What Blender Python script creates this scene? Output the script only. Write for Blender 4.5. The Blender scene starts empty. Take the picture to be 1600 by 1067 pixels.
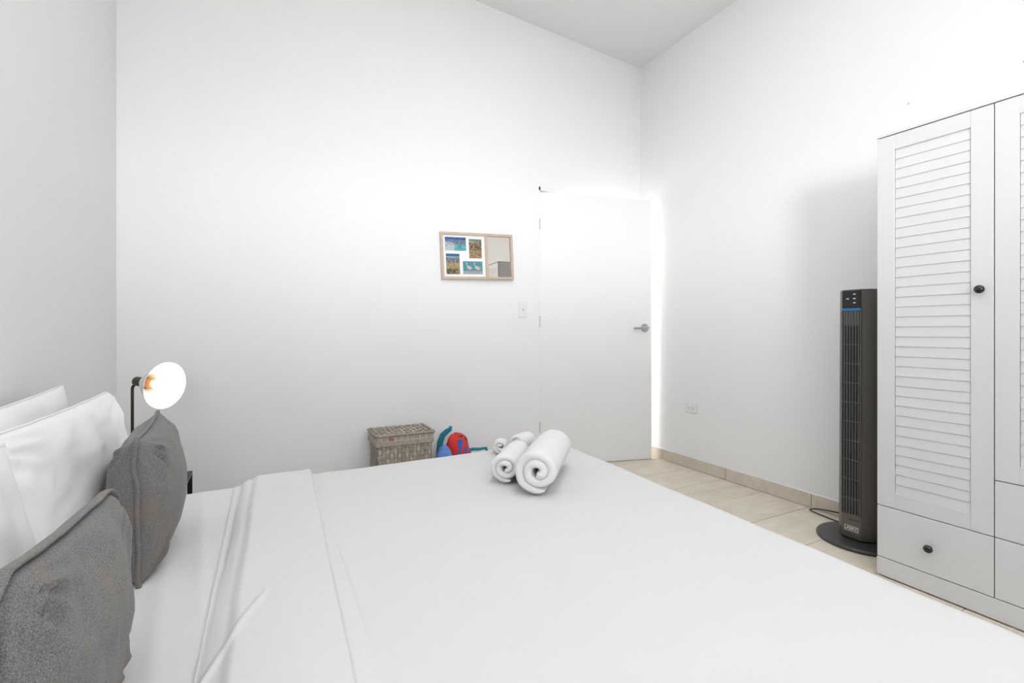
import bpy, bmesh, math, random
from mathutils import Vector, Matrix, noise
random.seed(7)
PI = math.pi
C = bpy.context.scene.collection
sc = bpy.context.scene

# ------------------------------------------------------------------ camera, light, exposure
CAM_H = 1.03
YAW = math.atan(382 / 742)
cam_d = bpy.data.cameras.new('camera'); cam = bpy.data.objects.new('camera', cam_d); C.objects.link(cam)
cam_d.sensor_width = 36; cam_d.lens = 742 / 1600 * 36; cam_d.shift_y = -16.5 / 1600
cam_d.clip_start = 0.02
cam.location = (0, 0, CAM_H); cam.rotation_euler = (PI / 2, 0, -YAW)
sc.camera = cam
sc.view_settings.view_transform = 'Standard'; sc.view_settings.look = 'None'
sc.view_settings.gamma = 1; sc.view_settings.use_curve_mapping = False
sc.view_settings.exposure = 0.16
w = bpy.data.worlds.new('world'); sc.world = w; w.use_nodes = True
w.node_tree.nodes['Background'].inputs[0].default_value = (0.75, 0.86, 1, 1)
w.node_tree.nodes['Background'].inputs[1].default_value = 1.0

def area(name, loc, direction, sx, sy, power, color=(1, 1, 1), spread=PI):
    d = bpy.data.lights.new(name, 'AREA'); d.shape = 'RECTANGLE'; d.size = sx; d.size_y = sy
    d.energy = power; d.color = color; d.spread = spread
    o = bpy.data.objects.new(name, d); C.objects.link(o); o.location = loc
    o.rotation_euler = Vector(direction).to_track_quat('-Z', 'Y').to_euler()
    return o
# daylight coming in through the louvred window behind the camera: the louvres throw most of it out level
def louvre_light(o, z0, wd, base):
    d = o.data; d.use_nodes = True; nt = d.node_tree; N = nt.nodes.new; L = nt.links.new
    em = [n for n in nt.nodes if n.type == 'EMISSION'][0]
    g = N('ShaderNodeNewGeometry'); sp = N('ShaderNodeSeparateXYZ'); L(g.outputs['Incoming'], sp.inputs[0])
    def M(op, a, b=None):
        n = N('ShaderNodeMath'); n.operation = op
        for i, v in enumerate((a, b)):
            if v is None: continue
            if isinstance(v, (int, float)): n.inputs[i].default_value = v
            else: L(v, n.inputs[i])
        return n.outputs[0]
    q = M('DIVIDE', M('SUBTRACT', sp.outputs[2], z0), wd)
    e = M('EXPONENT', M('MULTIPLY', M('MULTIPLY', q, q), -1.0))
    L(M('ADD', M('MULTIPLY', e, 1 - base), base), em.inputs['Strength'])
W1 = area('window_daylight', (-0.2, -2.28, 1.72), (0.50, 1, 0.0), 0.80, 0.9, 56, (0.99, 0.995, 1), math.radians(115))
louvre_light(W1, 0.01, 0.115, 0.14)
# added fill lights, no fixtures: one aimed up behind camera, one down mid-room
area('added_fill_up', (0.3, -0.9, 2.2), (0, 0, 1), 0.5, 0.5, 66, (0.965, 0.982, 1))
area('added_fill_down', (1.3, 1.5, 3.27), (0, 0, -1), 0.6, 0.6, 10, (0.985, 0.99, 1))
# lamp in the hallway beyond the door
hl = bpy.data.lights.new('hallway_lamp', 'POINT'); hl.energy = 60; hl.shadow_soft_size = 0.03; hl.color = (1, 0.99, 0.97)
ho = bpy.data.objects.new('hallway_lamp', hl); C.objects.link(ho); ho.location = (1.5, 3.66, 2.16)

# ------------------------------------------------------------------ helpers
W = {}
def wm(o): return W.get(o.name, Matrix.Identity(4))
def props(o, label=None, cat=None, group=None, kind=None):
    if label: o['label'] = label
    if cat: o['category'] = cat
    if group: o['group'] = group
    if kind: o['kind'] = kind
    return o
def thing(name, label, cat, loc=(0, 0, 0), rot=None, group=None):
    o = bpy.data.objects.new(name, None); C.objects.link(o)
    m = Matrix.Translation(loc)
    if rot is not None: m = m @ rot
    o.matrix_world = m; o.empty_display_size = 0.05
    W[o.name] = m
    return props(o, label, cat, group)
def obj(name, bm, m, parent=None, smooth=False, local=False, label=None, kind=None):
    """bmesh (world coordinates unless local) -> one mesh object under parent"""
    me = bm if isinstance(bm, bpy.types.Mesh) else None
    if me is None:
        if parent is not None and not local: bm.transform(wm(parent).inverted())
        bmesh.ops.recalc_face_normals(bm, faces=bm.faces)
        me = bpy.data.meshes.new(name); bm.to_mesh(me); bm.free()
        if m is not None:
            for x in (m if isinstance(m, (list, tuple)) else [m]): me.materials.append(x)
        if smooth:
            me.polygons.foreach_set('use_smooth', [True] * len(me.polygons))
            if smooth != True: me.set_sharp_from_angle(angle=math.radians(smooth))
    o = bpy.data.objects.new(name, me); C.objects.link(o)
    if parent is not None:
        o.parent = parent; W[o.name] = wm(parent).copy()
    if label: o['label'] = label
    if kind: o['kind'] = kind
    return o
def box(bm, a, b, bev=0, seg=2):
    """axis box from corner a to corner b, added to bm"""
    t = bmesh.new()
    bmesh.ops.create_cube(t, size=1)
    for v in t.verts:
        v.co = Vector([(a[i] + b[i]) / 2 + v.co[i] * abs(b[i] - a[i]) for i in range(3)])
    if bev: bmesh.ops.bevel(t, geom=t.edges[:], offset=bev, segments=seg, profile=0.5, affect='EDGES')
    add(bm, t)
    return bm
def add(bm, t, m=None):
    if m is not None: t.transform(m)
    mp = {}
    for v in t.verts: mp[v] = bm.verts.new(v.co)
    for f in t.faces:
        g = bm.faces.new([mp[v] for v in f.verts]); g.material_index = f.material_index
    t.free()
def tube(bm, pts, r, n=10, ry=None, cap=True, closed=False):
    pts = [Vector(p) for p in pts]; N = len(pts); rings = []
    up = None
    for i, p in enumerate(pts):
        if closed: t = (pts[(i + 1) % N] - pts[i - 1]).normalized()
        else: t = (pts[min(i + 1, N - 1)] - pts[max(i - 1, 0)]).normalized()
        if up is None:
            up = Vector((0, 0, 1)) if abs(t.z) < 0.9 else Vector((1, 0, 0))
        up = (up - t * up.dot(t)).normalized(); sd = t.cross(up)
        rr = r[i] if isinstance(r, (list, tuple)) else r
        r2 = rr if ry is None else ry
        rings.append([bm.verts.new(p + sd * math.cos(a) * rr + up * math.sin(a) * r2) for a in [2 * PI * k / n for k in range(n)]])
    for i in range(N if closed else N - 1):
        A, B = rings[i], rings[(i + 1) % N]
        for k in range(n): bm.faces.new([A[k], A[(k + 1) % n], B[(k + 1) % n], B[k]])
    if cap and not closed:
        bm.faces.new(rings[0]); bm.faces.new(rings[-1])
    return bm
def lathe(bm, prof, m=None, n=32, close=False):
    """profile of (radius, z) round z"""
    t = bmesh.new(); rings = []
    for r, z in prof:
        if r < 1e-6: rings.append([t.verts.new((0, 0, z))])
        else: rings.append([t.verts.new((r * math.cos(2 * PI * k / n), r * math.sin(2 * PI * k / n), z)) for k in range(n)])
    for A, B in zip(rings[:-1], rings[1:]):
        for k in range(n):
            k2 = (k + 1) % n
            if len(A) == 1 and len(B) == 1: continue
            if len(A) == 1: t.faces.new([A[0], B[k], B[k2]])
            elif len(B) == 1: t.faces.new([A[k], A[k2], B[0]])
            else: t.faces.new([A[k], A[k2], B[k2], B[k]])
    add(bm, t, m); return bm
def prism(bm, poly, z0, z1, m=None):
    t = bmesh.new()
    A = [t.verts.new((x, y, z0)) for x, y in poly]; B = [t.verts.new((x, y, z1)) for x, y in poly]
    n = len(poly)
    for k in range(n): t.faces.new([A[k], A[(k + 1) % n], B[(k + 1) % n], B[k]])
    t.faces.new(A); t.faces.new(B); add(bm, t, m); return bm
def frame_to(z, origin, x=None):
    z = Vector(z).normalized(); x = Vector(x) if x is not None else (Vector((0, 0, 1)) if abs(z.z) < 0.9 else Vector((1, 0, 0)))
    x = (x - z * x.dot(z)).normalized(); y = z.cross(x)
    m = Matrix((x, y, z)).transposed().to_4x4(); m.translation = Vector(origin); return m
def fbm(x, y, z=0.0): return noise.fractal(Vector((x, y, z)), 1.0, 2.0, 4)
def sstep(a, b, x):
    t = max(0, min(1, (x - a) / (b - a))); return t * t * (3 - 2 * t)

# ------------------------------------------------------------------ materials
def mat(name, col, rough=0.5, metal=0.0, bump=None, mix=None, spec=0.5, emit=None, sheen=0):
    """mix = (second colour, noise scale, low, high[, stretch]); bump = (scale, strength, distance)"""
    m = bpy.data.materials.new(name); m.use_nodes = True
    nt = m.node_tree; b = nt.nodes['Principled BSDF']; N = nt.nodes.new; L = nt.links.new
    b.inputs['Base Color'].default_value = (*col, 1); b.inputs['Roughness'].default_value = rough
    b.inputs['Metallic'].default_value = metal; b.inputs['Specular IOR Level'].default_value = spec
    if sheen: b.inputs['Sheen Weight'].default_value = sheen
    if emit: b.inputs['Emission Color'].default_value = (*emit[0], 1); b.inputs['Emission Strength'].default_value = emit[1]
    tc = N('ShaderNodeTexCoord')
    if mix:
        n = N('ShaderNodeTexNoise'); n.inputs['Scale'].default_value = mix[1]; n.inputs['Detail'].default_value = 6
        src = tc.outputs['Object']
        if len(mix) > 4:
            mp = N('ShaderNodeMapping'); mp.inputs['Scale'].default_value = mix[4]; L(src, mp.inputs[0]); src = mp.outputs[0]
        L(src, n.inputs['Vector'])
        r = N('ShaderNodeValToRGB'); r.color_ramp.elements[0].position = mix[2]; r.color_ramp.elements[1].position = mix[3]
        r.color_ramp.elements[0].color = (*col, 1); r.color_ramp.elements[1].color = (*mix[0], 1)
        L(n.outputs['Fac'], r.inputs[0]); L(r.outputs[0], b.inputs['Base Color'])
    if bump:
        n2 = N('ShaderNodeTexNoise'); n2.inputs['Scale'].default_value = bump[0]; n2.inputs['Detail'].default_value = 5
        L(tc.outputs['Object'], n2.inputs['Vector'])
        bp = N('ShaderNodeBump'); bp.inputs['Strength'].default_value = bump[1]; bp.inputs['Distance'].default_value = bump[2]
        L(n2.outputs['Fac'], bp.inputs['Height']); L(bp.outputs[0], b.inputs['Normal'])
    return m
M_wall = mat('white_wall_paint', (0.86, 0.86, 0.862), 0.7, bump=(90, 0.12, 0.002), spec=0.3)
M_ceil = mat('white_ceiling_paint', (0.89, 0.89, 0.89), 0.85, spec=0.2)
M_door = mat('white_door_paint', (0.85, 0.85, 0.852), 0.45, spec=0.4)
M_grout = mat('beige_grout', (0.42, 0.36, 0.29), 0.9)
M_lin = mat('white_linen', (0.69, 0.69, 0.69), 0.9, bump=(700, 0.12, 0.0005), spec=0.1)
M_pil = mat('white_pillow_cotton', (0.87, 0.87, 0.872), 0.9, bump=(500, 0.1, 0.0005), spec=0.1)
M_terry = mat('white_terry', (0.87, 0.865, 0.86), 1.0, bump=(420, 0.9, 0.003), spec=0.0, sheen=0.2)
M_ward = mat('white_lacquer', (0.69, 0.69, 0.70), 0.35, spec=0.45)
M_gap = mat('door_gap_shade', (0.16, 0.155, 0.15), 0.8)
M_knob = mat('black_knob', (0.012, 0.012, 0.013), 0.18, spec=0.6)
M_fan = mat('graphite_plastic', (0.14, 0.128, 0.117), 0.34, 0.3, spec=0.5)
M_fand = mat('black_plastic', (0.012, 0.012, 0.012), 0.5)
M_fanb = mat('charcoal_plastic_base', (0.045, 0.045, 0.046), 0.36)
M_blue = mat('blue_strip', (0.01, 0.25, 0.62), 0.3)
M_mark = mat('white_print', (0.75, 0.75, 0.75), 0.5)
M_blk = mat('black_metal', (0.022, 0.02, 0.019), 0.42, 0.4)
M_lampm = mat('dark_bronze_metal', (0.07, 0.058, 0.05), 0.4, 0.6)
M_shade = mat('white_enamel', (0.86, 0.84, 0.8), 0.4)
M_copper = mat('copper_socket', (0.42, 0.20, 0.10), 0.4, 0.5)
M_bulb = mat('lit_bulb', (1, 0.9, 0.75), 0.3, emit=((1, 0.80, 0.55), 4.5))
M_nick = mat('satin_nickel', (0.5, 0.49, 0.47), 0.3, 1.0)
M_hinge = mat('grey_painted_hinge', (0.62, 0.62, 0.62), 0.45)
M_plast = mat('white_plastic', (0.82, 0.82, 0.81), 0.35)
M_slot = mat('outlet_slot', (0.05, 0.05, 0.05), 0.6)
M_oak = mat('light_oak', (0.60, 0.49, 0.39), 0.55, mix=((0.50, 0.40, 0.31), 12, 0.35, 0.7, (1, 1, 12)))
M_matb = mat('white_mat_board', (0.88, 0.88, 0.88), 0.8)
M_mirror = mat('mirror_glass', (0.60, 0.565, 0.52), 0.0, 1.0)
M_glass = mat('window_glass', (0.9, 0.95, 0.95), 0.05)
M_glass.node_tree.nodes['Principled BSDF'].inputs['Transmission Weight'].default_value = 1.0
M_mdf = mat('bed_base_board', (0.10, 0.09, 0.085), 0.7)
M_hook = mat('grey_steel_hook', (0.35, 0.35, 0.35), 0.4, 0.8)
M_cable = mat('black_cable', (0.03, 0.022, 0.018), 0.5)

# charcoal cushion cloth: melange of grey, brown and pale fibres
M_cush = mat('charcoal_melange_cloth', (0.12, 0.118, 0.112), 0.95, bump=(600, 0.35, 0.001), spec=0.1, sheen=0.15)
def melange(m):
    nt = m.node_tree; N = nt.nodes.new; L = nt.links.new; b = nt.nodes['Principled BSDF']
    tc = N('ShaderNodeTexCoord')
    n1 = N('ShaderNodeTexNoise'); n1.inputs['Scale'].default_value = 600; n1.inputs['Detail'].default_value = 3; L(tc.outputs['Object'], n1.inputs[0])
    r1 = N('ShaderNodeValToRGB'); L(n1.outputs['Fac'], r1.inputs[0])
    r1.color_ramp.elements[0].position = 0.32; r1.color_ramp.elements[0].color = (0.11, 0.108, 0.103, 1)
    r1.color_ramp.elements[1].position = 0.72; r1.color_ramp.elements[1].color = (0.285, 0.276, 0.262, 1)
    n2 = N('ShaderNodeTexNoise'); n2.inputs['Scale'].default_value = 9; n2.inputs['Detail'].default_value = 3; L(tc.outputs['Object'], n2.inputs[0])
    r2 = N('ShaderNodeValToRGB'); L(n2.outputs['Fac'], r2.inputs[0])
    r2.color_ramp.elements[0].position = 0.53; r2.color_ramp.elements[0].color = (0, 0, 0, 1)
    r2.color_ramp.elements[1].position = 0.75; r2.color_ramp.elements[1].color = (0.6, 0.6, 0.6, 1)
    mx = N('ShaderNodeMix'); mx.data_type = 'RGBA'; mx.blend_type = 'MIX'
    L(r2.outputs[0], mx.inputs[0]); L(r1.outputs[0], mx.inputs[6])
    mx.inputs[7].default_value = (0.26, 0.185, 0.145, 1)
    L(mx.outputs[2], b.inputs['Base Color'])
melange(M_cush)

# tile: beige stone-look porcelain, tone varies from tile to tile
def tile_mat(name, k=1.0):
    m = mat(name, (0.60, 0.50, 0.40), 0.42, spec=0.4)
    nt = m.node_tree; N = nt.nodes.new; L = nt.links.new; b = nt.nodes['Principled BSDF']
    g = N('ShaderNodeNewGeometry'); oi = N('ShaderNodeObjectInfo')
    n = N('ShaderNodeTexNoise'); n.inputs['Scale'].default_value = 5; n.inputs['Detail'].default_value = 8; n.inputs['Roughness'].default_value = 0.65
    mp = N('ShaderNodeMapping'); mp.inputs['Scale'].default_value = (1.0, 2.2, 1.0); L(g.outputs['Position'], mp.inputs[0]); L(mp.outputs[0], n.inputs[0])
    r = N('ShaderNodeValToRGB'); L(n.outputs['Fac'], r.inputs[0])
    r.color_ramp.elements[0].position = 0.3; r.color_ramp.elements[0].color = (0.66 * k, 0.585 * k, 0.475 * k, 1)
    r.color_ramp.elements[1].position = 0.7; r.color_ramp.elements[1].color = (0.80 * k, 0.73 * k, 0.62 * k, 1)
    hs = N('ShaderNodeHueSaturation'); L(r.outputs[0], hs.inputs['Color'])
    ma = N('ShaderNodeMapRange'); L(oi.outputs['Random'], ma.inputs[0]); ma.inputs[3].default_value = 0.95; ma.inputs[4].default_value = 1.05
    L(ma.outputs[0], hs.inputs['Value']); L(hs.outputs[0], b.inputs['Base Color'])
    return m
M_tile = tile_mat('beige_floor_tile'); M_btile = tile_mat('beige_baseboard_tile', 0.88)

# ------------------------------------------------------------------ room shell
XL, XR, YB, YF = -0.691, 2.826, 3.103, -2.35
def ceil_h(x): return 3.269 + (XR - x) * 0.062
T = 0.10
D0, D1, DH = 1.826, 2.812, 2.123                      # door opening
def struct(name, bm, m, parent=None, smooth=False):
    o = obj(name, bm, m, parent, smooth)
    if parent is None: o['kind'] = 'structure'
    return o
def XZ(y0):        # prism drawn in x,z, extruded along y from y0
    return Matrix.Translation((0, y0, 0)) @ Matrix(((1, 0, 0, 0), (0, 0, 1, 0), (0, 1, 0, 0), (0, 0, 0, 1)))
bm = bmesh.new()
prism(bm, [(XL - T, 0), (D0, 0), (D0, DH), (D1, DH), (D1, 0), (XR + T, 0), (XR + T, ceil_h(XR + T)), (XL - T, ceil_h(XL - T))], 0, T, XZ(YB))
struct('wall_back', bm, M_wall)
bm = bmesh.new(); box(bm, (XL - T, YF, 0), (XL, YB, ceil_h(XL))); struct('wall_left', bm, M_wall)
bm = bmesh.new(); box(bm, (XR, YF, 0), (XR + T, YB, ceil_h(XR))); struct('wall_right', bm, M_wall)
# wall behind the camera with two window openings
WINS = [(-0.65, 0.25)]; WZ0, WZ1 = 1.18, 2.26
bm = bmesh.new()
xs = [XL - T, WINS[0][0], WINS[0][1], XR + T]
for i in range(3):
    a, b = xs[i], xs[i + 1]
    if i % 2 == 0: prism(bm, [(a, 0), (b, 0), (b, ceil_h(b)), (a, ceil_h(a))], -T, 0, XZ(YF))
    else:
        prism(bm, [(a, 0), (b, 0), (b, WZ0), (a, WZ0)], -T, 0, XZ(YF))
        prism(bm, [(a, WZ1), (b, WZ1), (b, ceil_h(b)), (a, ceil_h(a))], -T, 0, XZ(YF))
struct('wall_front', bm, M_wall)
for i, (a, b) in enumerate(WINS):
    bm = bmesh.new()
    for p, q in [((a, WZ0), (b, WZ0 + .04)), ((a, WZ1 - .04), (b, WZ1)), ((a, WZ0 + .04), (a + .04, WZ1 - .04)), ((b - .04, WZ0 + .04), (b, WZ1 - .04)), (((a + b) / 2 - .02, WZ0 + .04), ((a + b) / 2 + .02, WZ1 - .04))]:
        box(bm, (p[0], YF - 0.07, p[1]), (q[0], YF - 0.03, q[1]), 0.003)
    wn = struct('window_%d' % (i + 1), bm, M_door)
    for p, q in [(a + .04, (a + b) / 2 - .02), ((a + b) / 2 + .02, b - .04)]:
        bm = bmesh.new(); box(bm, (p, YF - 0.053, WZ0 + .04), (q, YF - 0.047, WZ1 - .04)); obj('pane', bm, M_glass, wn)
# ceiling, a slightly sloping slab
bm = bmesh.new()
prism(bm, [(XL - T, ceil_h(XL - T)), (XR + T, ceil_h(XR + T)), (XR + T, ceil_h(XR + T) + .1), (XL - T, ceil_h(XL - T) + .1)], YF - T, YB + T, XZ(0))
struct('ceiling', bm, M_ceil)
# floor: grout bed and every tile
bm = bmesh.new(); box(bm, (XL - T, YF - T, -0.1), (XR + T, YB + T, -0.003)); floor = struct('floor', bm, M_grout)
TX, TY = 0.59, 0.2935; X0, Y0 = 2.283, 0.797
tile_cache = {}
def tile(parent, x0, x1, y0, y1, m, tag):
    k = (tag, round(x1 - x0, 3), round(y1 - y0, 3))
    if k not in tile_cache:
        t = bmesh.new(); box(t, (0, 0, -0.012), (x1 - x0, y1 - y0, 0), 0.0014, 1)
        o = obj('floor_tile', t, m, parent, local=True); tile_cache[k] = o.data
    else:
        o = obj('floor_tile', tile_cache[k], None, parent)
    o.location = (x0, y0, 0)
g = 0.0018
for i in range(-6, 1):
    for j in range(-12, 9):
        x0, x1 = max(XL, X0 + i * TX) , min(XR, X0 + (i + 1) * TX)
        y0, y1 = max(YF, Y0 + j * TY), min(YB + T, Y0 + (j + 1) * TY)
        if x1 - x0 > .03 and y1 - y0 > .03: tile(floor, x0 + g, x1 - g, y0 + g, y1 - g, M_tile, 'f')
# tile baseboards
def baseboard(name, pts, axis, pos, sgn, hgt=0.082):
    """pts: joint coordinates along axis ('y' on a wall of constant x, 'x' on a wall of constant y)"""
    bm = bmesh.new(); a, b = pts[0], pts[-1]
    q = pos + sgn * 0.004
    if axis == 'y': box(bm, (min(pos, q), a, 0.0), (max(pos, q), b, hgt - .004))
    else: box(bm, (a, min(pos, q), 0.0), (b, max(pos, q), hgt - .004))
    p = struct(name, bm, M_grout)
    for u, v in zip(pts[:-1], pts[1:]):
        bm = bmesh.new(); c0, c1 = sorted((pos + sgn * 0.001, pos + sgn * 0.013))
        if axis == 'y': box(bm, (c0, u + .0015, 0.002), (c1, v - .0015, hgt), 0.0015, 1)
        else: box(bm, (u + .0015, c0, 0.002), (v - .0015, c1, hgt), 0.0015, 1)
        obj('baseboard_tile', bm, M_btile, p)
    # rounded bead of white paint along the top of the tiles
    bm = bmesh.new()
    if axis == 'y': tube(bm, [(pos + sgn * .004, a, hgt), (pos + sgn * .004, b, hgt)], 0.006, 8)
    else: tube(bm, [(a, pos + sgn * .004, hgt), (b, pos + sgn * .004, hgt)], 0.006, 8)
    obj('paint_bead', bm, M_wall, p, True)
baseboard('baseboard_right', [YF, -1.85, -1.265, -0.68, -0.095, 0.49, 1.075, 1.66, 2.243, 2.827, YB], 'y', XR, -1)
baseboard('baseboard_back', [XL, -0.10, 0.49, 1.08, 1.67, D0], 'x', YB, -1)
baseboard('baseboard_left', [YF, -1.95, -1.36, -0.77, -0.18, 0.41, 1.0, 1.59, 2.18, 2.77, YB], 'y', XL, 1)

# door frame lining
bm = bmesh.new()
box(bm, (D0 - .0, YB + .001, 0), (D0 + .014, YB + T, DH)); box(bm, (D1 - .014, YB + .001, 0), (D1, YB + T, DH)); box(bm, (D0, YB + .001, DH - .026), (D1, YB + T, DH))
box(bm, (D0, YB + .05, DH - .05), (D1, YB + .065, DH - .02)); box(bm, (D0 + .014, YB + .042, 0), (D0 + .032, YB + .06, DH - .02))
struct('trim_1', bm, M_door)
# hallway beyond the door
bm = bmesh.new()
HX0, HX1, HY = 0.9, XR + T, 4.4
box(bm, (HX0, YB + T, -.1), (HX1, HY, -.003)); hf = struct('floor_hallway', bm, M_grout)
for i in range(-2, 1):
    for j in range(0, 4):
        tile(hf, max(HX0, X0 + i * TX) + g, min(HX1, X0 + (i + 1) * TX) - g, YB + T + .005 + j * TY + g, YB + T + .005 + (j + 1) * TY - g, M_tile, 'h')
bm = bmesh.new(); box(bm, (HX0 - T, HY, -.1), (HX1, HY + T, 2.7)); struct('wall_hallway_end', bm, M_wall)
bm = bmesh.new(); box(bm, (HX0 - T, YB + T, -.1), (HX0, HY, 2.7)); struct('wall_hallway_left', bm, M_wall)
bm = bmesh.new(); box(bm, (XR, YB + T, -.1), (XR + T, HY, 2.7)); struct('wall_hallway_right', bm, M_wall)
bm = bmesh.new(); box(bm, (HX0 - T, YB + T, 2.7), (HX1, HY + T, 2.8)); struct('ceiling_hallway', bm, M_ceil)

# ------------------------------------------------------------------ door leaf, ajar into the room
hinge = Vector((1.838, YB, 0)); edge = Vector((2.744, 2.88, 0)); dl = (edge - hinge).length
ang = math.atan2(edge.y - hinge.y, edge.x - hinge.x)
dm = Matrix.Translation(hinge) @ Matrix.Rotation(ang, 4, 'Z')   # local x along the leaf, -y is the room face
bm = bmesh.new(); box(bm, (0, 0, 0.004), (dl, 0.038, 2.080), 0.002)
leaf = bpy.data.objects.new('door_1', None); bpy.data.objects.remove(leaf)
bmesh.ops.recalc_face_normals(bm, faces=bm.faces); me = bpy.data.meshes.new('door_1'); bm.to_mesh(me); bm.free(); me.materials.append(M_door)
leaf = bpy.data.objects.new('door_1', me); C.objects.link(leaf); leaf.matrix_world = dm; leaf['kind'] = 'structure'; W[leaf.name] = dm
leaf['label'] = 'plain white flush door standing ajar beside the right wall'
for z in (1.84, 1.10, 0.30):
    bm = bmesh.new(); tube(bm, [(-.003, -.004, z - .04), (-.003, -.004, z + .04)], 0.0045, 10)
    obj('hinge', bm, M_hinge, leaf, 40, True)
hx, hz = dl - 0.062, 1.055
bm = bmesh.new()
lathe(bm, [(0, 0), (.033, 0), (.033, .006), (.029, .011), (0, .011)], frame_to((0, -1, 0), (hx, 0, hz)), 32)
obj('handle_rose', bm, M_nick, leaf, 40, True)
bm = bmesh.new()
tube(bm, [(hx, -.008, hz), (hx, -.05, hz)], .011, 14)
tube(bm, [(hx + .006, -.05, hz), (hx - .02, -.053, hz), (hx - .06, -.052, hz - .002), (hx - .115, -.046, hz - .004)], [.011, .0115, .010, .008], 12)
obj('lever', bm, M_nick, leaf, 50, True)
bm = bmesh.new(); box(bm, (dl - .0005, .008, hz - .028), (dl + .0015, .03, hz + .028)); box(bm, (dl, .012, hz - .01), (dl + .009, .026, hz + .01), .002)
obj('latch', bm, M_nick, leaf, False, True)

# ------------------------------------------------------------------ wardrobe
WX, WY, WT, CW = 2.294, 1.081, 1.852, 0.3655
FT = 0.018
wd = thing('wardrobe', 'tall white three-door wardrobe with louvred doors and drawers', 'wardrobe', (2.55, WY - 1.5 * CW, 0))
bm = bmesh.new()
YE = WY - 3 * CW
box(bm, (WX + FT + .002, YE, 0.004), (XR - .016, YE + .016, WT - .0105)); box(bm, (WX + FT + .002, WY - .016, 0.004), (XR - .016, WY, WT - .0105))
box(bm, (WX + .001, YE, WT - .010), (XR - .016, WY, WT), .0008, 1); box(bm, (XR - .022, YE + .016, .08), (XR - .016, WY - .016, WT - .02))
for k in (1, 2): box(bm, (WX + FT + .003, WY - k * CW - .008, .08), (XR - .022, WY - k * CW + .008, WT - .02))
obj('carcass', bm, M_ward, wd)
bm = bmesh.new(); box(bm, (WX + FT + .0022, YE + .004, .02), (WX + FT + .006, WY - .004, WT - .0105)); obj('gap_shade_sheet', bm, M_gap, wd, label='dark sheet standing in for shade behind the door gaps')  # thin sheet coloured dark to stand in for shade in the door gaps
bm = bmesh.new(); box(bm, (WX, YE, 0.006), (WX + FT, WY, 0.0795), .001, 1); obj('plinth', bm, M_ward, wd)
def knob(parent, y, z, x=WX):
    bm = bmesh.new()
    lathe(bm, [(.0, 0), (.007, 0), (.006, .007), (.007, .010), (.0128, .013), (.0152, .019), (.0136, .026), (.0075, .030), (0, .0312)], frame_to((-1, 0, 0), (x, y, z)), 24)
    obj('knob', bm, M_knob, parent, True)
slat_me = None
def door(col, z0, knob_side):
    global slat_me
    ya, yb = WY - col * CW - .0015, WY - (col + 1) * CW + .0015      # ya > yb
    z1 = WT - .0145; sw = 0.0625; la, lb = ya - sw, yb + sw; lz0, lz1 = z0 + .06, 1.777
    bm = bmesh.new()
    box(bm, (WX, la, z0), (WX + FT, ya, z1), .0012, 1); box(bm, (WX, yb, z0), (WX + FT, lb, z1), .0012, 1)
    box(bm, (WX + .0008, lb, lz1), (WX + FT, la, z1), .0008, 1); box(bm, (WX + .0008, lb, z0), (WX + FT, la, lz0), .0008, 1)
    box(bm, (WX + FT - .004, lb - .002, lz0 - .002), (WX + FT - .001, la + .002, lz1 + .002))
    d = obj('door', bm, M_ward, wd)
    p = 0.0405; n = round((lz1 - lz0) / p); p = (lz1 - lz0) / n
    for i in range(n):
        zc = lz0 + (i + .5) * p
        if slat_me is None:
            t = bmesh.new(); L = (la - lb) / 2 - .001
            box(t, (-.003, -L, -.0215), (.003, L, .0215), .001, 1)
            t.transform(Matrix.Rotation(math.radians(5), 4, 'Y'))
            s = obj('slat', t, M_ward, d, local=True); slat_me = s.data
        else: s = obj('slat', slat_me, None, d)
        s.location = wm(wd).inverted() @ Vector((WX + .0075, (la + lb) / 2, zc))
    knob(d, (yb + .032) if knob_side < 0 else (ya - .032), 1.18)
def drawer(col, z0, z1, ky):
    ya, yb = WY - col * CW - .0015, WY - (col + 1) * CW + .0015
    bm = bmesh.new(); box(bm, (WX, yb, z0), (WX + FT, ya, z1), .0012, 1)
    d = obj('drawer', bm, M_ward, wd); knob(d, (ya + yb) / 2, ky)
door(0, .2995, -1); drawer(0, .083, .2960, .185)
door(1, .5015, -1); drawer(1, .2995, .4980, .40); drawer(1, .083, .2960, .185)
door(2, .2995, 1); drawer(2, .083, .2960, .185)

# ------------------------------------------------------------------ bed
BX0, BX1, BY0, BY1, BH = XL + .02, 1.375, 0.20, 2.165, 0.43
def drape(x, y, off, R=.20, r=.055, skew=True, foot=True):
    """unrolled bed-cloth coordinates -> point on the rounded bed block, pushed out by off"""
    xf = BX1 - .0 + (0.045 * (y - 1.75) if skew else 0)
    ox = max(0, x - (xf - R)) if foot else 0
    cy0, cy1 = BY0 + R, BY1 - R
    oy = y - cy1 if y > cy1 else (y - cy0 if y < cy0 else 0)
    L = math.hypot(ox, oy); bx, by = min(x, xf - R) if foot else x, max(cy0, min(cy1, y))
    z = BH; nx = ny = 0; nz = 1
    if L > 1e-9:
        dx, dy = ox / L, oy / L
        m = L - (R - r)
        if m <= 0: p = L
        else:
            a = min(m / r, PI / 2); p = R - r + r * math.sin(a); z -= r * (1 - math.cos(a)) + max(0, m - r * PI / 2)
            nx, ny, nz = dx * math.sin(a), dy * math.sin(a), math.cos(a)
        bx += dx * p; by += dy * p
    return Vector((bx + nx * off, by + ny * off, z + nz * off)), nz
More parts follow.
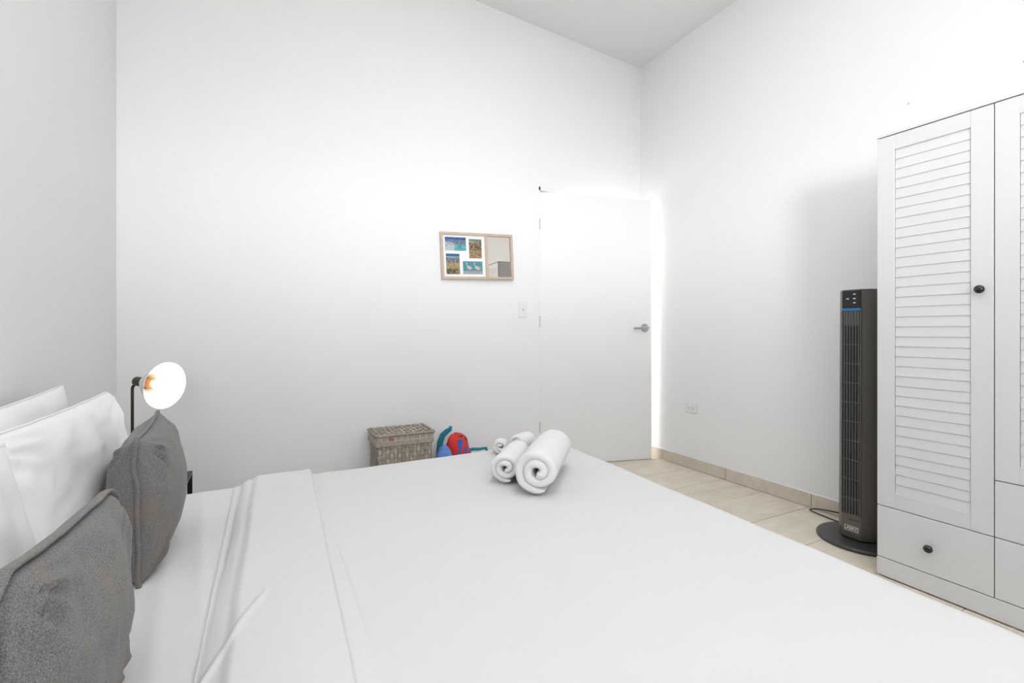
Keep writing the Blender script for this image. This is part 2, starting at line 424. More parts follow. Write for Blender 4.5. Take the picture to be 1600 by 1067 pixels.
def cloth(xs, ys, offf, m, name, parent, **kw):
    bm = bmesh.new(); vs = []
    for x in xs:
        row = []
        for y in ys:
            p, nz = drape(x, y, offf(x, y), **kw); row.append(bm.verts.new(p))
        vs.append(row)
    for i in range(len(xs) - 1):
        for j in range(len(ys) - 1): bm.faces.new([vs[i][j], vs[i + 1][j], vs[i + 1][j + 1], vs[i][j + 1]])
    bmesh.ops.recalc_face_normals(bm, faces=bm.faces)
    return obj(name, bm, m, parent, True)
def lin(a, b, n): return [a + (b - a) * i / n for i in range(n + 1)]
bed = thing('bed', 'low king bed in a white fitted sheet with its head against the left wall', 'bed', ((BX0 + BX1) / 2, (BY0 + BY1) / 2, 0))
bm = bmesh.new(); box(bm, (BX0, BY0 + .06, .09), (BX1 - .09, BY1 - .06, .17), .01); obj('base', bm, M_mdf, bed)
for x in (BX0 + .08, BX1 - .2):
    for y in (BY0 + .14, BY1 - .14):
        bm = bmesh.new(); box(bm, (x - .03, y - .03, 0), (x + .03, y + .03, .09), .004); obj('leg', bm, M_mdf, bed)
bm = bmesh.new(); t = bmesh.new()
box(t, (BX0, BY0 + .03, .17), (BX1 - .10, BY1 - .03, BH - .035), .05, 4); add(bm, t); obj('mattress', bm, M_lin, bed, True)
def sheet_off(x, y):
    o = -.006
    o += .004 * fbm(x * 3, y * 3, 1)
    # shallow drag wrinkles fanning from below the cushions
    for (cx, cy, dx, dy, ln, a) in [(-.16, 1.55, .10, -1, .45, .006), (-.20, 1.2, .12, -1, .35, .005)]:
        n = math.hypot(dx, dy); ux, uy = dx / n, dy / n
        sa = (x - cx) * ux + (y - cy) * uy; sb = -(x - cx) * uy + (y - cy) * ux
        o += a * math.exp(-(sb / .014) ** 2) * math.exp(-(sa / ln) ** 2)
    return o
cloth(lin(BX0, .25, 80), lin(BY0 - .20, BY1 + .20, 120), sheet_off, M_lin, 'fitted_sheet', bed, skew=False, foot=False)
# top sheet / duvet, with its folded-back top edge
dv = thing('duvet', 'white duvet spread over the bed with its top edge folded back', 'duvet', ((BX0 + BX1) / 2, (BY0 + BY1) / 2, BH))
def dv_off(x, y):
    o = .006 + .005 * fbm(x * 1.6, y * 1.6, 5) + .0015 * fbm(x * 6, y * 5, 9)
    o += .0135 * sstep(.2, 1.15, x) - .009 * (1 - sstep(-.105, -.06, x))
    return o
cloth(lin(-.105, BX1 + .26, 150), lin(BY0 - .27, BY1 + .27, 160), dv_off, M_lin, 'cover', dv)
def band_off(x, y):
    wob = .006 * noise.noise(Vector((y * 2.2, 3, 0)))
    xl, xr = -.100 + wob + .016 * (y - 1.4), .146 + .5 * wob + .022 * (y - 1.4)
    e = min(1, max(0, (x - xl) / .03)) ; e = math.sqrt(max(0, 1 - (1 - e) ** 2))
    e2 = min(1, max(0, (xr - x) / .006))
    o = dv_off(x, y) + .002 + (.010 * e + .012 * sstep(xl + .03, xl + .055, x)) * e2
    o += .004 * fbm(x * 5, y * 2.2, 2) * e
    # diagonal crease
    ax, ay, bx_, by_ = -.098, .95, .0, 1.18
    dx, dy = bx_ - ax, by_ - ay; n = math.hypot(dx, dy); dx /= n; dy /= n
    sa = (x - ax) * dx + (y - ay) * dy; sb = -(x - ax) * dy + (y - ay) * dx
    o += .0055 * math.exp(-(sb / .006) ** 2) * sstep(-.15, -.02, sa) * (1 - sstep(n - .05, n + .02, sa))
    return o
cloth([-.112 + .004 * i for i in range(72)], lin(BY0 - .27, BY1 + .27, 300), band_off, M_lin, 'folded_edge', dv)

# ------------------------------------------------------------------ pillows and cushions
def pillow_bm(wd_, ht, th, n=44, pinch=.06, wr=.006, seed=0, pw=.42, corner=.0, droop=.0):
    """cushion in local axes: x width, y height, z thickness"""
    bm = bmesh.new(); sides = []
    for sgn in (1, -1):
        vs = []
        for i in range(n + 1):
            row = []
            for j in range(n + 1):
                u = -1 + 2 * i / n; v = -1 + 2 * j / n
                u = math.sin(u * PI / 2); v = math.sin(v * PI / 2)
                x = wd_ / 2 * u * (1 - pinch * (1 - v * v)); y = ht / 2 * v * (1 - pinch * (1 - u * u))
                y -= droop * sstep(.80, 1.0, abs(u)) * sstep(.5, 1.0, v)
                k = max(0, (1 - u * u) * (1 - v * v))
                z = sgn * th / 2 * k ** pw
                wv = wr * fbm(x * 7 + seed, y * 7, sgn * 3 + seed) * min(1, k * 3)
                # radiating gathers near the corners
                for cu, cv in ((1, 1), (-1, 1), (1, -1), (-1, -1)):
                    d = math.hypot(u - cu, v - cv); a = math.atan2(v - cv, u - cu)
                    wv += corner * math.sin(a * 16 + seed) * math.exp(-((d - .35) / .22) ** 2) * min(1, k * 6)
                row.append((x, y, z + wv * sgn if 0 < i < n and 0 < j < n else z))
            vs.append(row)
        sides.append(vs)
    A = [[bm.verts.new(p) for p in r] for r in sides[0]]
    B = [[A[i][j] if i in (0, n) or j in (0, n) else bm.verts.new(sides[1][i][j]) for j in range(n + 1)] for i in range(n + 1)]
    for i in range(n):
        for j in range(n):
            bm.faces.new([A[i][j], A[i + 1][j], A[i + 1][j + 1], A[i][j + 1]])
            try: bm.faces.new([B[i][j], B[i][j + 1], B[i + 1][j + 1], B[i + 1][j]])
            except ValueError: pass
    return bm
def pillow_frame(c, yaw, lean, roll=0):
    """width runs along world y (turned by yaw), the front face looks to +x, leaning back by lean"""
    base = Matrix(((0, 0, 1, 0), (1, 0, 0, 0), (0, 1, 0, 0), (0, 0, 0, 1)))
    return Matrix.Translation(c) @ Matrix.Rotation(yaw, 4, 'Z') @ Matrix.Rotation(-lean, 4, 'Y') @ Matrix.Rotation(roll, 4, 'X') @ base
def edge_pts(wd_, ht, pinch, n, out=0.0, wob=0, seed=0, droop=.0):
    P = []
    for k in range(4 * n):
        s_, t = divmod(k, n); a = -1 + 2 * t / n
        u, v = [(a, -1), (1, a), (-a, 1), (-1, -a)][s_]
        x = (wd_ / 2 + out) * u * (1 - pinch * (1 - v * v)); y = (ht / 2 + out) * v * (1 - pinch * (1 - u * u)) - droop * sstep(.80, 1.0, abs(u)) * sstep(.5, 1.0, v)
        P.append((x, y, wob * noise.noise(Vector((x * 14 + seed, y * 14, seed)))))
    return P
def pillow(name, label, cat, group, c, yaw, lean, roll, wd_, ht, th, m, seam=None, **kw):
    fr = pillow_frame(c, yaw, lean, roll)
    bot = min((fr @ Vector(p)).z for p in [(wd_ / 2, -ht / 2, 0), (-wd_ / 2, -ht / 2, 0)])
    t = thing(name, label, cat, (c[0], c[1], bot), None, group)
    bm = pillow_bm(wd_, ht, th, **kw); bm.transform(fr)
    obj('filling' if seam is None else 'cover', bm, m, t, True)
    if seam:
        bm = bmesh.new(); tube(bm, [fr @ Vector(p) for p in edge_pts(wd_, ht, kw.get('pinch', .06), 40, seam[0] * .5, seam[1], kw.get('seed', 0), kw.get('droop', 0))], seam[0], 8, seam[2], closed=True)
        obj('seam', bm, m, t, True)
    return t
PG = 'white pillows along the bed head'
pillow('pillow', 'white pillow at the back whose pointed corner shows behind the front pillow', 'pillow', PG, (-.585, 1.70, .638), 0, math.radians(6), math.radians(1), .80, .41, .10, M_pil, (.0035, .003, .002), seed=3, wr=.012, pinch=.05)
pillow('pillow', 'large white pillow leaning behind the far charcoal cushion', 'pillow', PG, (-.448, 1.61, .630), 0, math.radians(8), 0, .97, .40, .125, M_pil, (.004, .004, .0025), seed=8, wr=.016, pinch=.045, corner=.006, droop=.03)
pillow('pillow', 'white pillow at left edge of photo behind the near charcoal cushion', 'pillow', PG, (-.372, .742, .628), 0, math.radians(14), 0, .86, .405, .085, M_pil, (.004, .004, .0025), seed=15, wr=.012, pinch=.05)
CG = 'charcoal cushions on the bed'
pillow('cushion', 'far charcoal square cushion standing upright nearest the bedside lamp', 'cushion', CG, (-.285, 1.60, .603), math.radians(3), math.radians(1), math.radians(1), .41, .345, .168, M_cush, (.006, .006, .005), seed=21, wr=.009, pinch=.06, corner=.010)
pillow('cushion', 'near charcoal square cushion filling the lower left corner of photo', 'cushion', CG, (-.250, .880, .588), math.radians(1), math.radians(1), math.radians(-4), .47, .333, .115, M_cush, (.010, .004, .004), seed=33, wr=.014, pinch=.035, corner=.007, droop=.02)

# ------------------------------------------------------------------ rolled towels
def towel(name, label, p0, p1, r, turns=3.2, sq=.92, seed=0):
    """a spiral of terry cloth, its axis from p0 (near end) to p1, lying on the bed"""
    p0, p1 = Vector(p0), Vector(p1); ax = (p1 - p0); L = ax.length
    t = thing(name, label, 'towel', ((p0.x + p1.x) / 2, (p0.y + p1.y) / 2, p0.z - r), None, 'rolled white towels on the bed')
    fr = frame_to(ax, p0, (0, 0, 1))
    bm = bmesh.new(); n = 130; th = r / (turns + .55); ph = 1.5 * PI - 2 * PI * turns + .38
    zs = [(0, .25), (.003, .62), (.008, .86), (.016, .97)] + [(.016 + (L - .032) * k / 10, 1.0) for k in range(1, 10)] + [(L - .016, .97), (L - .008, .86), (L - .003, .62), (L, .25)]
    m = len(zs) - 1; vs = []
    for k, (z, sh_) in enumerate(zs):
        row_o, row_i = [], []
        end = -1 if z < L / 2 else 1
        for i in range(n + 1):
            a = 2 * PI * turns * i / n; rr = th * .34 + (r - th * .84) * i / n
            rr *= 1 + .05 * noise.noise(Vector((math.cos(a) * 1.4 + seed, math.sin(a) * 1.4, z * 7 + seed))) + .02 * noise.noise(Vector((a * 2, z * 30, seed)))
            hh = th * .50 * sh_ * (1 if i < n - 6 else math.sqrt((n - i) / 6) * .95 + .05)
            e = end * (.012 * noise.noise(Vector((a * .5, seed, end))) - .010 * (i / n) ** 3 * (1 if i < n else 1)) * (1 - min(z, L - z) / (L / 2))
            c = Vector((math.sin(a + ph) * rr, math.cos(a + ph) * rr, z + e))
            d = Vector((math.sin(a + ph), math.cos(a + ph), 0))
            row_o.append(c + d * hh); row_i.append(c - d * hh)
        vs.append((row_o, row_i))
    def q(p): return bm.verts.new(fr @ Vector((p.x * sq, p.y * 1.03, p.z)))
    G = [[[q(p) for p in side] for side in k] for k in vs]
    for k in range(m):
        for i in range(n):
            for s_ in (0, 1): bm.faces.new([G[k][s_][i], G[k][s_][i + 1], G[k + 1][s_][i + 1], G[k + 1][s_][i]])
        for i in (0, n): bm.faces.new([G[k][0][i], G[k][1][i], G[k + 1][1][i], G[k + 1][0][i]])
    for k in (0, m):
        for i in range(n): bm.faces.new([G[k][0][i], G[k][0][i + 1], G[k][1][i + 1], G[k][1][i]])
    obj('rolled_cloth', bm, M_terry, t, True)
zt = BH + .019
towel('rolled_towel', 'largest white towel roll at the front right of the towel heap', (.838, 1.437, zt + .086), (1.12, 1.76, zt + .082), .090, 2.1, .97, 1.2)
towel('rolled_towel', 'front left white towel roll with its spiral end facing the camera', (.795, 1.602, zt + .062), (.975, 1.82, zt + .058), .066, 2.1, .95, 2.6)
towel('rolled_towel', 'white towel roll at the back showing as the top dome of the heap', (1.05, 1.995, zt + .047), (1.16, 2.06, zt + .045), .050, 1.9, .95, 4.0)
towel('rolled_towel', 'smallest white towel roll at the back left of the heap', (.968, 2.0, zt + .038), (1.01, 2.07, zt + .036), .040, 1.7, .95, 5.0)

# ------------------------------------------------------------------ nightstand and lamp
NX0, NX1, NY0, NY1, NH = XL + .03, -.300, 2.20, 2.56, .402
ns = thing('nightstand', 'small black metal nightstand between bed and back wall', 'nightstand', ((NX0 + NX1) / 2, (NY0 + NY1) / 2, 0))
bm = bmesh.new(); box(bm, (NX0, NY0, NH - .018), (NX1, NY1, NH), .003); obj('tabletop', bm, M_blk, ns)
for x in (NX0, NX1 - .018):
    for y in (NY0, NY1 - .018):
        bm = bmesh.new(); box(bm, (x, y, 0), (x + .018, y + .018, NH - .018), .001, 1); obj('leg', bm, M_blk, ns)
bm = bmesh.new(); box(bm, (NX0 + .005, NY0 + .005, .12), (NX1 - .005, NY1 - .005, .132), .002); obj('shelf', bm, M_blk, ns)

lx, ly = -.484, 2.40
lp = thing('bedside_lamp', 'dark bronze bedside lamp with a lit white cone shade turned to camera', 'lamp', (lx, ly, NH))
bm = bmesh.new(); lathe(bm, [(0, 0), (.075, 0), (.077, .004), (.074, .012), (.012, .016), (0, .016)], Matrix.Translation((lx, ly, NH)), 40); obj('base', bm, M_lampm, lp, 35)
axis = Vector((.78, -.62, -.10)).normalized()
zt_l = .815
hub = Vector((lx, ly, zt_l)) + Vector((axis.x, axis.y, 0)).normalized() * .032
bm = bmesh.new()
ar = []
for k in range(7):
    a = PI / 2 * k / 6; ar.append(Vector((lx, ly, zt_l - .02)) + Vector((axis.x, axis.y, 0)).normalized() * .02 * (1 - math.cos(a)) + Vector((0, 0, .02 * math.sin(a))))
tube(bm, [(lx, ly, NH + .014), (lx, ly, zt_l - .06)] + ar + [hub], .0055, 12); obj('pole', bm, M_lampm, lp, True)
so = hub + Vector((0, 0, .012)) - axis * .012
fm = frame_to(axis, so)
bm = bmesh.new(); lathe(bm, [(0, -.004), (.016, -.004), (.0185, 0), (.0185, .040), (.022, .044), (.022, .050), (0, .050)], fm, 24); obj('socket', bm, M_lampm, lp, 40)
bm = bmesh.new()
lathe(bm, [(.019, .036), (.024, .040), (.040, .060), (.064, .095), (.0915, .140), (.0925, .1405), (.0905, .139), (.063, .0965), (.039, .0625), (.022, .044)], fm, 48)
bm.faces.ensure_lookup_table()
sh = obj('shade', bm, M_shade, lp, 40)
bm = bmesh.new(); lathe(bm, [(.0, .050), (.021, .050), (.021, .080), (.018, .084), (0, .084)], fm, 24); obj('bulb_holder', bm, M_copper, lp, 40, label='copper coloured bulb holder inside the shade')
bm = bmesh.new(); lathe(bm, [(0.012, .078), (.014, .084), (.022, .10), (.026, .113), (.0235, .126), (.013, .136), (0, .139)], fm, 24); obj('bulb', bm, M_bulb, lp, True, label='glowing warm white bulb')
pl = bpy.data.lights.new('bulb_light', 'POINT'); pl.energy = 0.55; pl.color = (1, .88, .72); pl.shadow_soft_size = .02
po = bpy.data.objects.new('bulb_light', pl); C.objects.link(po); po.location = fm @ Vector((0, 0, .150))

# ------------------------------------------------------------------ lidded woven basket
M_rush = [mat('rush_brown', (0.31, 0.265, 0.215), .85, mix=((0.40, 0.355, 0.30), 60, .35, .7)),
          mat('rush_grey', (0.36, 0.32, 0.27), .85, mix=((0.43, 0.39, 0.335), 60, .35, .7)),
          mat('rush_pale', (0.50, 0.45, 0.38), .85),
          mat('rush_red', (0.34, 0.17, 0.13), .85)]
M_stitch = mat('pale_paper_cord', (0.62, 0.56, 0.48), .8)
bx0, bx1, by0, by1, bh = .575, .900, 2.835, 3.055, .415
bk = thing('lidded_basket', 'greige woven paper basket with a lid standing against the back wall', 'basket', ((bx0 + bx1) / 2, (by0 + by1) / 2, 0))
rnd = random.Random(5)
def weave(bm, o, du, dv, nrm, nu, nv, amp=.0035):
    """woven strips: each cell is a small raised pad of the upright or the crossing strip"""
    o, du, dv, nrm = map(Vector, (o, du, dv, nrm))
    for i in range(nu):
        for j in range(nv):
            upright = (i + j) % 2 == 0
            pu, pv = (.30, .5) if upright else (.5, .44)
            c = o + du * ((i + .5) / nu) + dv * ((j + .5) / nv)
            a, b = du / nu, dv / nv
            k = 1.0 + rnd.uniform(-.25, .25)
            def V(x, y, z): return bm.verts.new(c + a * x + b * y + nrm * z)
            lo = .0003; hi = amp * k * (1.25 if upright else 1)
            if upright: rows = [(-pv * 1.15, lo), (-pv * .5, hi), (pv * .5, hi), (pv * 1.15, lo)]; R = [[V(-pu, y, z), V(pu, y, z)] for y, z in rows]
            else: rows = [(-pu * 1.15, lo), (-pu * .5, hi), (pu * .5, hi), (pu * 1.15, lo)]; R = [[V(x, -pv, z), V(x, pv, z)] for x, z in rows]
            mi = 2 if upright and rnd.random() < .55 else (1 if rnd.random() < .5 else 0)
            for p, q in zip(R[:-1], R[1:]):
                f = bm.faces.new([p[0], p[1], q[1], q[0]]); f.material_index = mi
def hull(bm, x0, x1, y0, y1, z0, z1, fl=0):
    t = bmesh.new(); box(t, (x0, y0, z0), (x1, y1, z1), .004, 2)
    add(bm, t)
lid_z0 = .345
bm = bmesh.new(); hull(bm, bx0, bx1, by0, by1, 0.0, lid_z0 + .02); bt = obj('body', bm, M_rush[0], bk)
bm = bmesh.new()
weave(bm, (bx0, by0, .005), (bx1 - bx0, 0, 0), (0, 0, .35), (0, -1, 0), 14, 12)
weave(bm, (bx0, by1, .005), (0, by0 - by1, 0), (0, 0, .35), (-1, 0, 0), 9, 12)
weave(bm, (bx1, by0, .005), (0, by1 - by0, 0), (0, 0, .35), (1, 0, 0), 9, 12)
wv = obj('woven_strips', bm, M_rush, bt); wv['kind'] = 'stuff'
bm = bmesh.new(); L_ = .012
hull(bm, bx0 - L_, bx1 + L_, by0 - L_, by1 + L_, lid_z0, bh - .006)
ld = obj('lid', bm, M_rush[1], bk)
bm = bmesh.new(); weave(bm, (bx0 - L_ + .012, by0 - L_ + .012, bh - .006), (bx1 - bx0 + 2 * L_ - .024, 0, 0), (0, by1 - by0 + 2 * L_ - .024, 0), (0, 0, 1), 11, 7, .005)
wv = obj('woven_strips', bm, M_rush, ld); wv['kind'] = 'stuff'
bm = bmesh.new()
for a, b in [((bx0 - L_, by0 - L_), (bx1 + L_, by0 - L_)), ((bx1 + L_, by0 - L_), (bx1 + L_, by1 + L_)), ((bx1 + L_, by1 + L_), (bx0 - L_, by1 + L_)), ((bx0 - L_, by1 + L_), (bx0 - L_, by0 - L_))]:
    nseg = 22
    tube(bm, [(a[0] + (b[0] - a[0]) * k / nseg, a[1] + (b[1] - a[1]) * k / nseg, bh - .004 + .002 * math.sin(k * 2.2)) for k in range(nseg + 1)], [.0075 + .0016 * (k % 2) for k in range(nseg + 1)], 8)
obj('rim', bm, M_rush[0], ld, True)
bm = bmesh.new()
yy = by0 - L_ - .001; X_ = [bx0 - L_ + .03 + k * (bx1 - bx0 + 2 * L_ - .04) / 8 for k in range(9)]
for x in X_: tube(bm, [(x, yy, lid_z0 + .002), (x, yy - .001, bh - .012)], .0022, 6)
for z in (lid_z0 + .032,): tube(bm, [(bx0 - L_, yy, z), (bx1 + L_, yy, z)], .0018, 6)
xx = bx0 - L_ - .001
for y in [by0 + k * (by1 - by0) / 5 for k in range(6)]: tube(bm, [(xx, y, lid_z0 + .002), (xx, y, bh - .012)], .0022, 6)
tube(bm, [(xx, by0 - L_, lid_z0 + .032), (xx, by1 + L_, lid_z0 + .032)], .0018, 6)
obj('stitching', bm, M_stitch, ld, True, label='pale cords crossing the lid sides')
bm = bmesh.new(); box(bm, (X_[1] + .004, yy - .002, lid_z0 + .034), (X_[2] - .004, yy + .002, bh - .016), .001, 1); obj('red_patch', bm, M_rush[3], ld, label='faded red strip')

# ------------------------------------------------------------------ beach things beside the basket
M_bblue = mat('periwinkle_cloth', (0.10, 0.21, 0.55), .8, mix=((0.16, 0.30, 0.66), 9, .4, .6), bump=(60, .3, .004))
M_teal = mat('teal_webbing', (0.015, 0.22, 0.30), .8, bump=(200, .5, .002))
M_print = mat('red_printed_cloth', (0.62, 0.04, 0.02), .75)
def red_print(m):
    nt = m.node_tree; N = nt.nodes.new; L = nt.links.new; b = nt.nodes['Principled BSDF']
    tc = N('ShaderNodeTexCoord')
    v = N('ShaderNodeTexNoise'); v.inputs['Scale'].default_value = 7.5; v.inputs['Detail'].default_value = 1; v.inputs['Distortion'].default_value = 1.2
    mp = N('ShaderNodeMapping'); mp.inputs['Location'].default_value = (.37, .1, .22); L(tc.outputs['Object'], mp.inputs[0]); L(mp.outputs[0], v.inputs[0])
    r = N('ShaderNodeValToRGB'); r.color_ramp.interpolation = 'CONSTANT'; L(v.outputs['Fac'], r.inputs[0])
    e = r.color_ramp.elements
    e[0].position = 0; e[0].color = (0.02, 0.03, 0.06, 1); e[1].position = .37; e[1].color = (0.66, 0.035, 0.02, 1)
    k = e.new(.54); k.color = (0.015, 0.13, 0.50, 1); k = e.new(.63); k.color = (0.12, 0.07, 0.38, 1); k = e.new(.68); k.color = (0.72, 0.06, 0.025, 1)
    L(r.outputs[0], b.inputs['Base Color'])
red_print(M_print)
def bundle(name, label, c, rx, ry, rz, m, seed, lumps=.16, folds=5):
    t = thing(name, label, 'bundle', (c[0], c[1], 0))
    bm = bmesh.new(); bmesh.ops.create_uvsphere(bm, u_segments=48, v_segments=30, radius=1)
    for v in bm.verts:
        d = v.co.normalized(); a = math.atan2(d.y, d.x)
        k = 1 + lumps * noise.noise(d * 1.7 + Vector((seed, 0, 0))) + .035 * math.sin(a * folds + d.z * 3 + seed) * (1 - d.z * d.z)
        if d.z < 0: s_ = 1 + .18 * d.z
        else: s_ = 1
        v.co = Vector((c[0] + d.x * rx * k * s_, c[1] + d.y * ry * k * s_, max(0.001, c[2] + d.z * rz * k)))
    obj('cloth', bm, m, t, True); return t
bundle('beach_towel_bundle', 'bunched red cloth with blue print on the floor right of basket', (1.085, 2.87, .185), .088, .10, .20, M_print, 2.2, .14)
bundle('beach_towel_bundle', 'bunched periwinkle blue cloth tucked between basket and red bundle', (.960, 2.77, .165), .058, .075, .165, M_bblue, 7.1, .12)
st = bmesh.new()
tube(st, [(1.03, 3.02, .02), (1.015, 3.03, .22), (1.022, 3.03, .29), (1.038, 3.025, .335), (1.068, 3.02, .362), (1.086, 3.015, .372), (1.090, 3.01, .392)], [.02, .02, .02, .019, .017, .014, .009], 12, None)
o = obj('strap', st, M_teal, None, True); props(o, 'curved teal strap rising behind the red and blue bundles', 'strap')
st = bmesh.new()
tube(st, [(1.172, 2.985, .212), (1.19, 2.99, .222), (1.24, 2.995, .226), (1.29, 2.99, .222), (1.335, 2.985, .226), (1.355, 2.985, .17), (1.36, 2.985, .012)], [.010, .011, .011, .010, .010, .010, .010], 12)
o = obj('strap', st, M_teal, None, True); props(o, 'low teal strap lying to the right of the red bundle', 'strap')

# ------------------------------------------------------------------ tower fan
FXc, FYc = 2.60, 1.283
fan = thing('tower_fan', 'tall graphite tower fan on a round base beside the wardrobe', 'fan', (FXc, FYc, 0))
bm = bmesh.new(); lathe(bm, [(0, .002), (.186, .002), (.190, .006), (.190, .012), (.184, .019), (.11, .027), (0, .030)], Matrix.Translation((FXc, FYc + .006, 0)), 64); obj('base', bm, M_fanb, fan, 35)
FZ0, FZ1 = .034, 1.229
# plan section of the housing, x forward (towards -x world) as depth, symmetrical in y
half = [(-.100, .040), (-.094, .046), (-.070, .070), (-.030, .083), (.010, .084), (.045, .074), (.070, .050), (.080, .0)]
sec = half + [(x, -y) for x, y in reversed(half[:-1])]
def loft(bm, sec, levels, cap=True):
    rings = []
    for z, k, sh in levels: rings.append([bm.verts.new((FXc + x * k + sh, FYc + y * k, z)) for x, y in sec])
    n = len(sec)
    for A, B in zip(rings[:-1], rings[1:]):
        for i in range(n): bm.faces.new([A[i], A[(i + 1) % n], B[(i + 1) % n], B[i]])
    if cap: bm.faces.new(rings[0]); bm.faces.new(rings[-1])
bm = bmesh.new(); loft(bm, sec, [(FZ0, 1.02, 0), (FZ0 + .006, 1.05, 0), (.15, 1.04, 0), (.7, 1.01, 0), (1.22, .985, 0), (FZ1, .97, 0)])
def front_x(z): return FXc - .100 * (1.045 - .055 * z)
obj('housing', bm, M_fan, fan, 28)
bm = bmesh.new(); lathe(bm, [(0, .02), (.07, .02), (.07, .04), (0, .04)], Matrix.Translation((FXc, FYc, 0)), 32); obj('neck', bm, M_fand, fan, 40)
GZ0, GZ1 = .150, 1.128
bm = bmesh.new()
A = [(front_x(GZ0) - .0012, GZ0), (front_x(GZ1) - .0012, GZ1)]
def slab(bm, z0, z1, y0, y1, d0, d1):
    """a slab following the raked front face: depth d0..d1 in front of it"""
    vs = []
    for d in (d0, d1):
        for z in (z0, z1):
            for y in (y0, y1): vs.append(bm.verts.new((front_x(z) - d, FYc + y, z)))
    for f in ((0, 1, 3, 2), (4, 6, 7, 5), (0, 4, 5, 1), (2, 3, 7, 6), (0, 2, 6, 4), (1, 5, 7, 3)): bm.faces.new([vs[i] for i in f])
slab(bm, GZ0, GZ1, -.0385, .0385, -.002, .0006); gr = obj('grille', bm, M_fand, fan)
M_vane = mat('grille_vane', (0.17, 0.165, 0.16), .3)
for k in range(6):
    y = -.0315 + k * .0126
    bm = bmesh.new(); slab(bm, GZ0, GZ1, y - .0014, y + .0014, .0006, .007); obj('vane', bm, M_vane, gr)
for k in range(10):
    z = GZ0 + .075 + k * .0925
    bm = bmesh.new(); slab(bm, z - .0013, z + .0013, -.0385, .0385, .0006, .0055); obj('crossbar', bm, M_vane, gr)
bm = bmesh.new()
slab(bm, GZ0, GZ1, -.0425, -.0385, 0, .008); slab(bm, GZ0, GZ1, .0385, .0425, 0, .008); slab(bm, GZ0 - .004, GZ0, -.0425, .0425, 0, .008)
obj('grille_frame', bm, M_fan, gr)
bm = bmesh.new(); slab(bm, GZ1 + .001, GZ1 + .010, -.041, .041, 0, .0085); obj('blue_strip', bm, M_blue, fan, label='bright blue strip above the grille')
bm = bmesh.new(); slab(bm, GZ1 + .011, FZ1 - .006, -.040, .040, 0, .0075); cp = obj('control_panel', bm, M_fand, fan, label='black control panel with small white marks')
for y, z in ((-.014, 1.206), (-.014, 1.185), (-.014, 1.165), (.016, 1.185)):
    bm = bmesh.new(); slab(bm, z - .0025, z + .0025, y - .0055, y + .0055, .0075, .0085); obj('mark', bm, M_mark, cp)
bm = bmesh.new(); slab(bm, .122, .1245, -.036, .010, 0, .0015); obj('panel_line', bm, M_fand, fan)
# brand badge: outlined plate with the maker's word
bz = .080
def badge(bm, hw, hh, t):
    for a, b, c, d in ((-hw, hw, hh - t, hh), (-hw, hw, -hh, -hh + t), (-hw, -hw + t, -hh, hh), (hw - t, hw, -hh, hh)): slab(bm, bz + c, bz + d, a, b, 0, .0014)
bm = bmesh.new(); badge(bm, .030, .0125, .002); bd = obj('badge', bm, M_mark, fan, label='white outlined maker badge')
cu = bpy.data.curves.new('badge_word', 'FONT'); cu.body = 'LASKO'; cu.size = .0205; cu.align_x = 'CENTER'; cu.align_y = 'CENTER'; cu.extrude = .0004; cu.offset = .0003; cu.space_character = .98
tmp = bpy.data.objects.new('badge_word', cu); C.objects.link(tmp)
bpy.context.view_layer.update()
me = bpy.data.meshes.new_from_object(tmp.evaluated_get(bpy.context.evaluated_depsgraph_get())); bpy.data.objects.remove(tmp)
me.transform(wm(fan).inverted() @ Matrix.Translation((front_x(bz) - .0008, FYc, bz)) @ Matrix.Rotation(-PI / 2, 4, 'Z') @ Matrix.Rotation(PI / 2, 4, 'X'))
me.materials.clear(); me.materials.append(M_mark)
obj('badge_word', me, None, bd)
# small side screw and back bracket
bm = bmesh.new(); lathe(bm, [(0, 0), (.005, 0), (.004, .003), (0, .003)], frame_to((0, -1, 0), (FXc + .01, FYc - .087, .135)), 16); obj('screw', bm, M_hook, fan, 40)
bm = bmesh.new()
pts = []
import itertools
cpts = [(FXc + .07, FYc + .05, .06), (2.70, 1.40, .02), (2.727, 1.48, .006), (2.742, 1.56, .005), (2.752, 1.615, .005), (2.768, 1.64, .006), (2.788, 1.62, .012), (2.800, 1.55, .022), (2.802, 1.40, .036), (2.80, 1.25, .05), (2.80, 1.13, .08), (2.80, 1.10, .2)]
def catmull(P, n=10):
    P = [Vector(p) for p in P]; P = [P[0] * 2 - P[1]] + P + [P[-1] * 2 - P[-2]]; out = []
    for i in range(1, len(P) - 2):
        for k in range(n):
            t = k / n; a, b, c, d = P[i - 1:i + 3]
            out.append(.5 * ((2 * b) + (c - a) * t + (2 * a - 5 * b + 4 * c - d) * t * t + (3 * b - a - 3 * c + d) * t ** 3))
    return out + [P[-2]]
tube(bm, catmull(cpts), .0035, 8); obj('cord', bm, M_cable, fan, True)

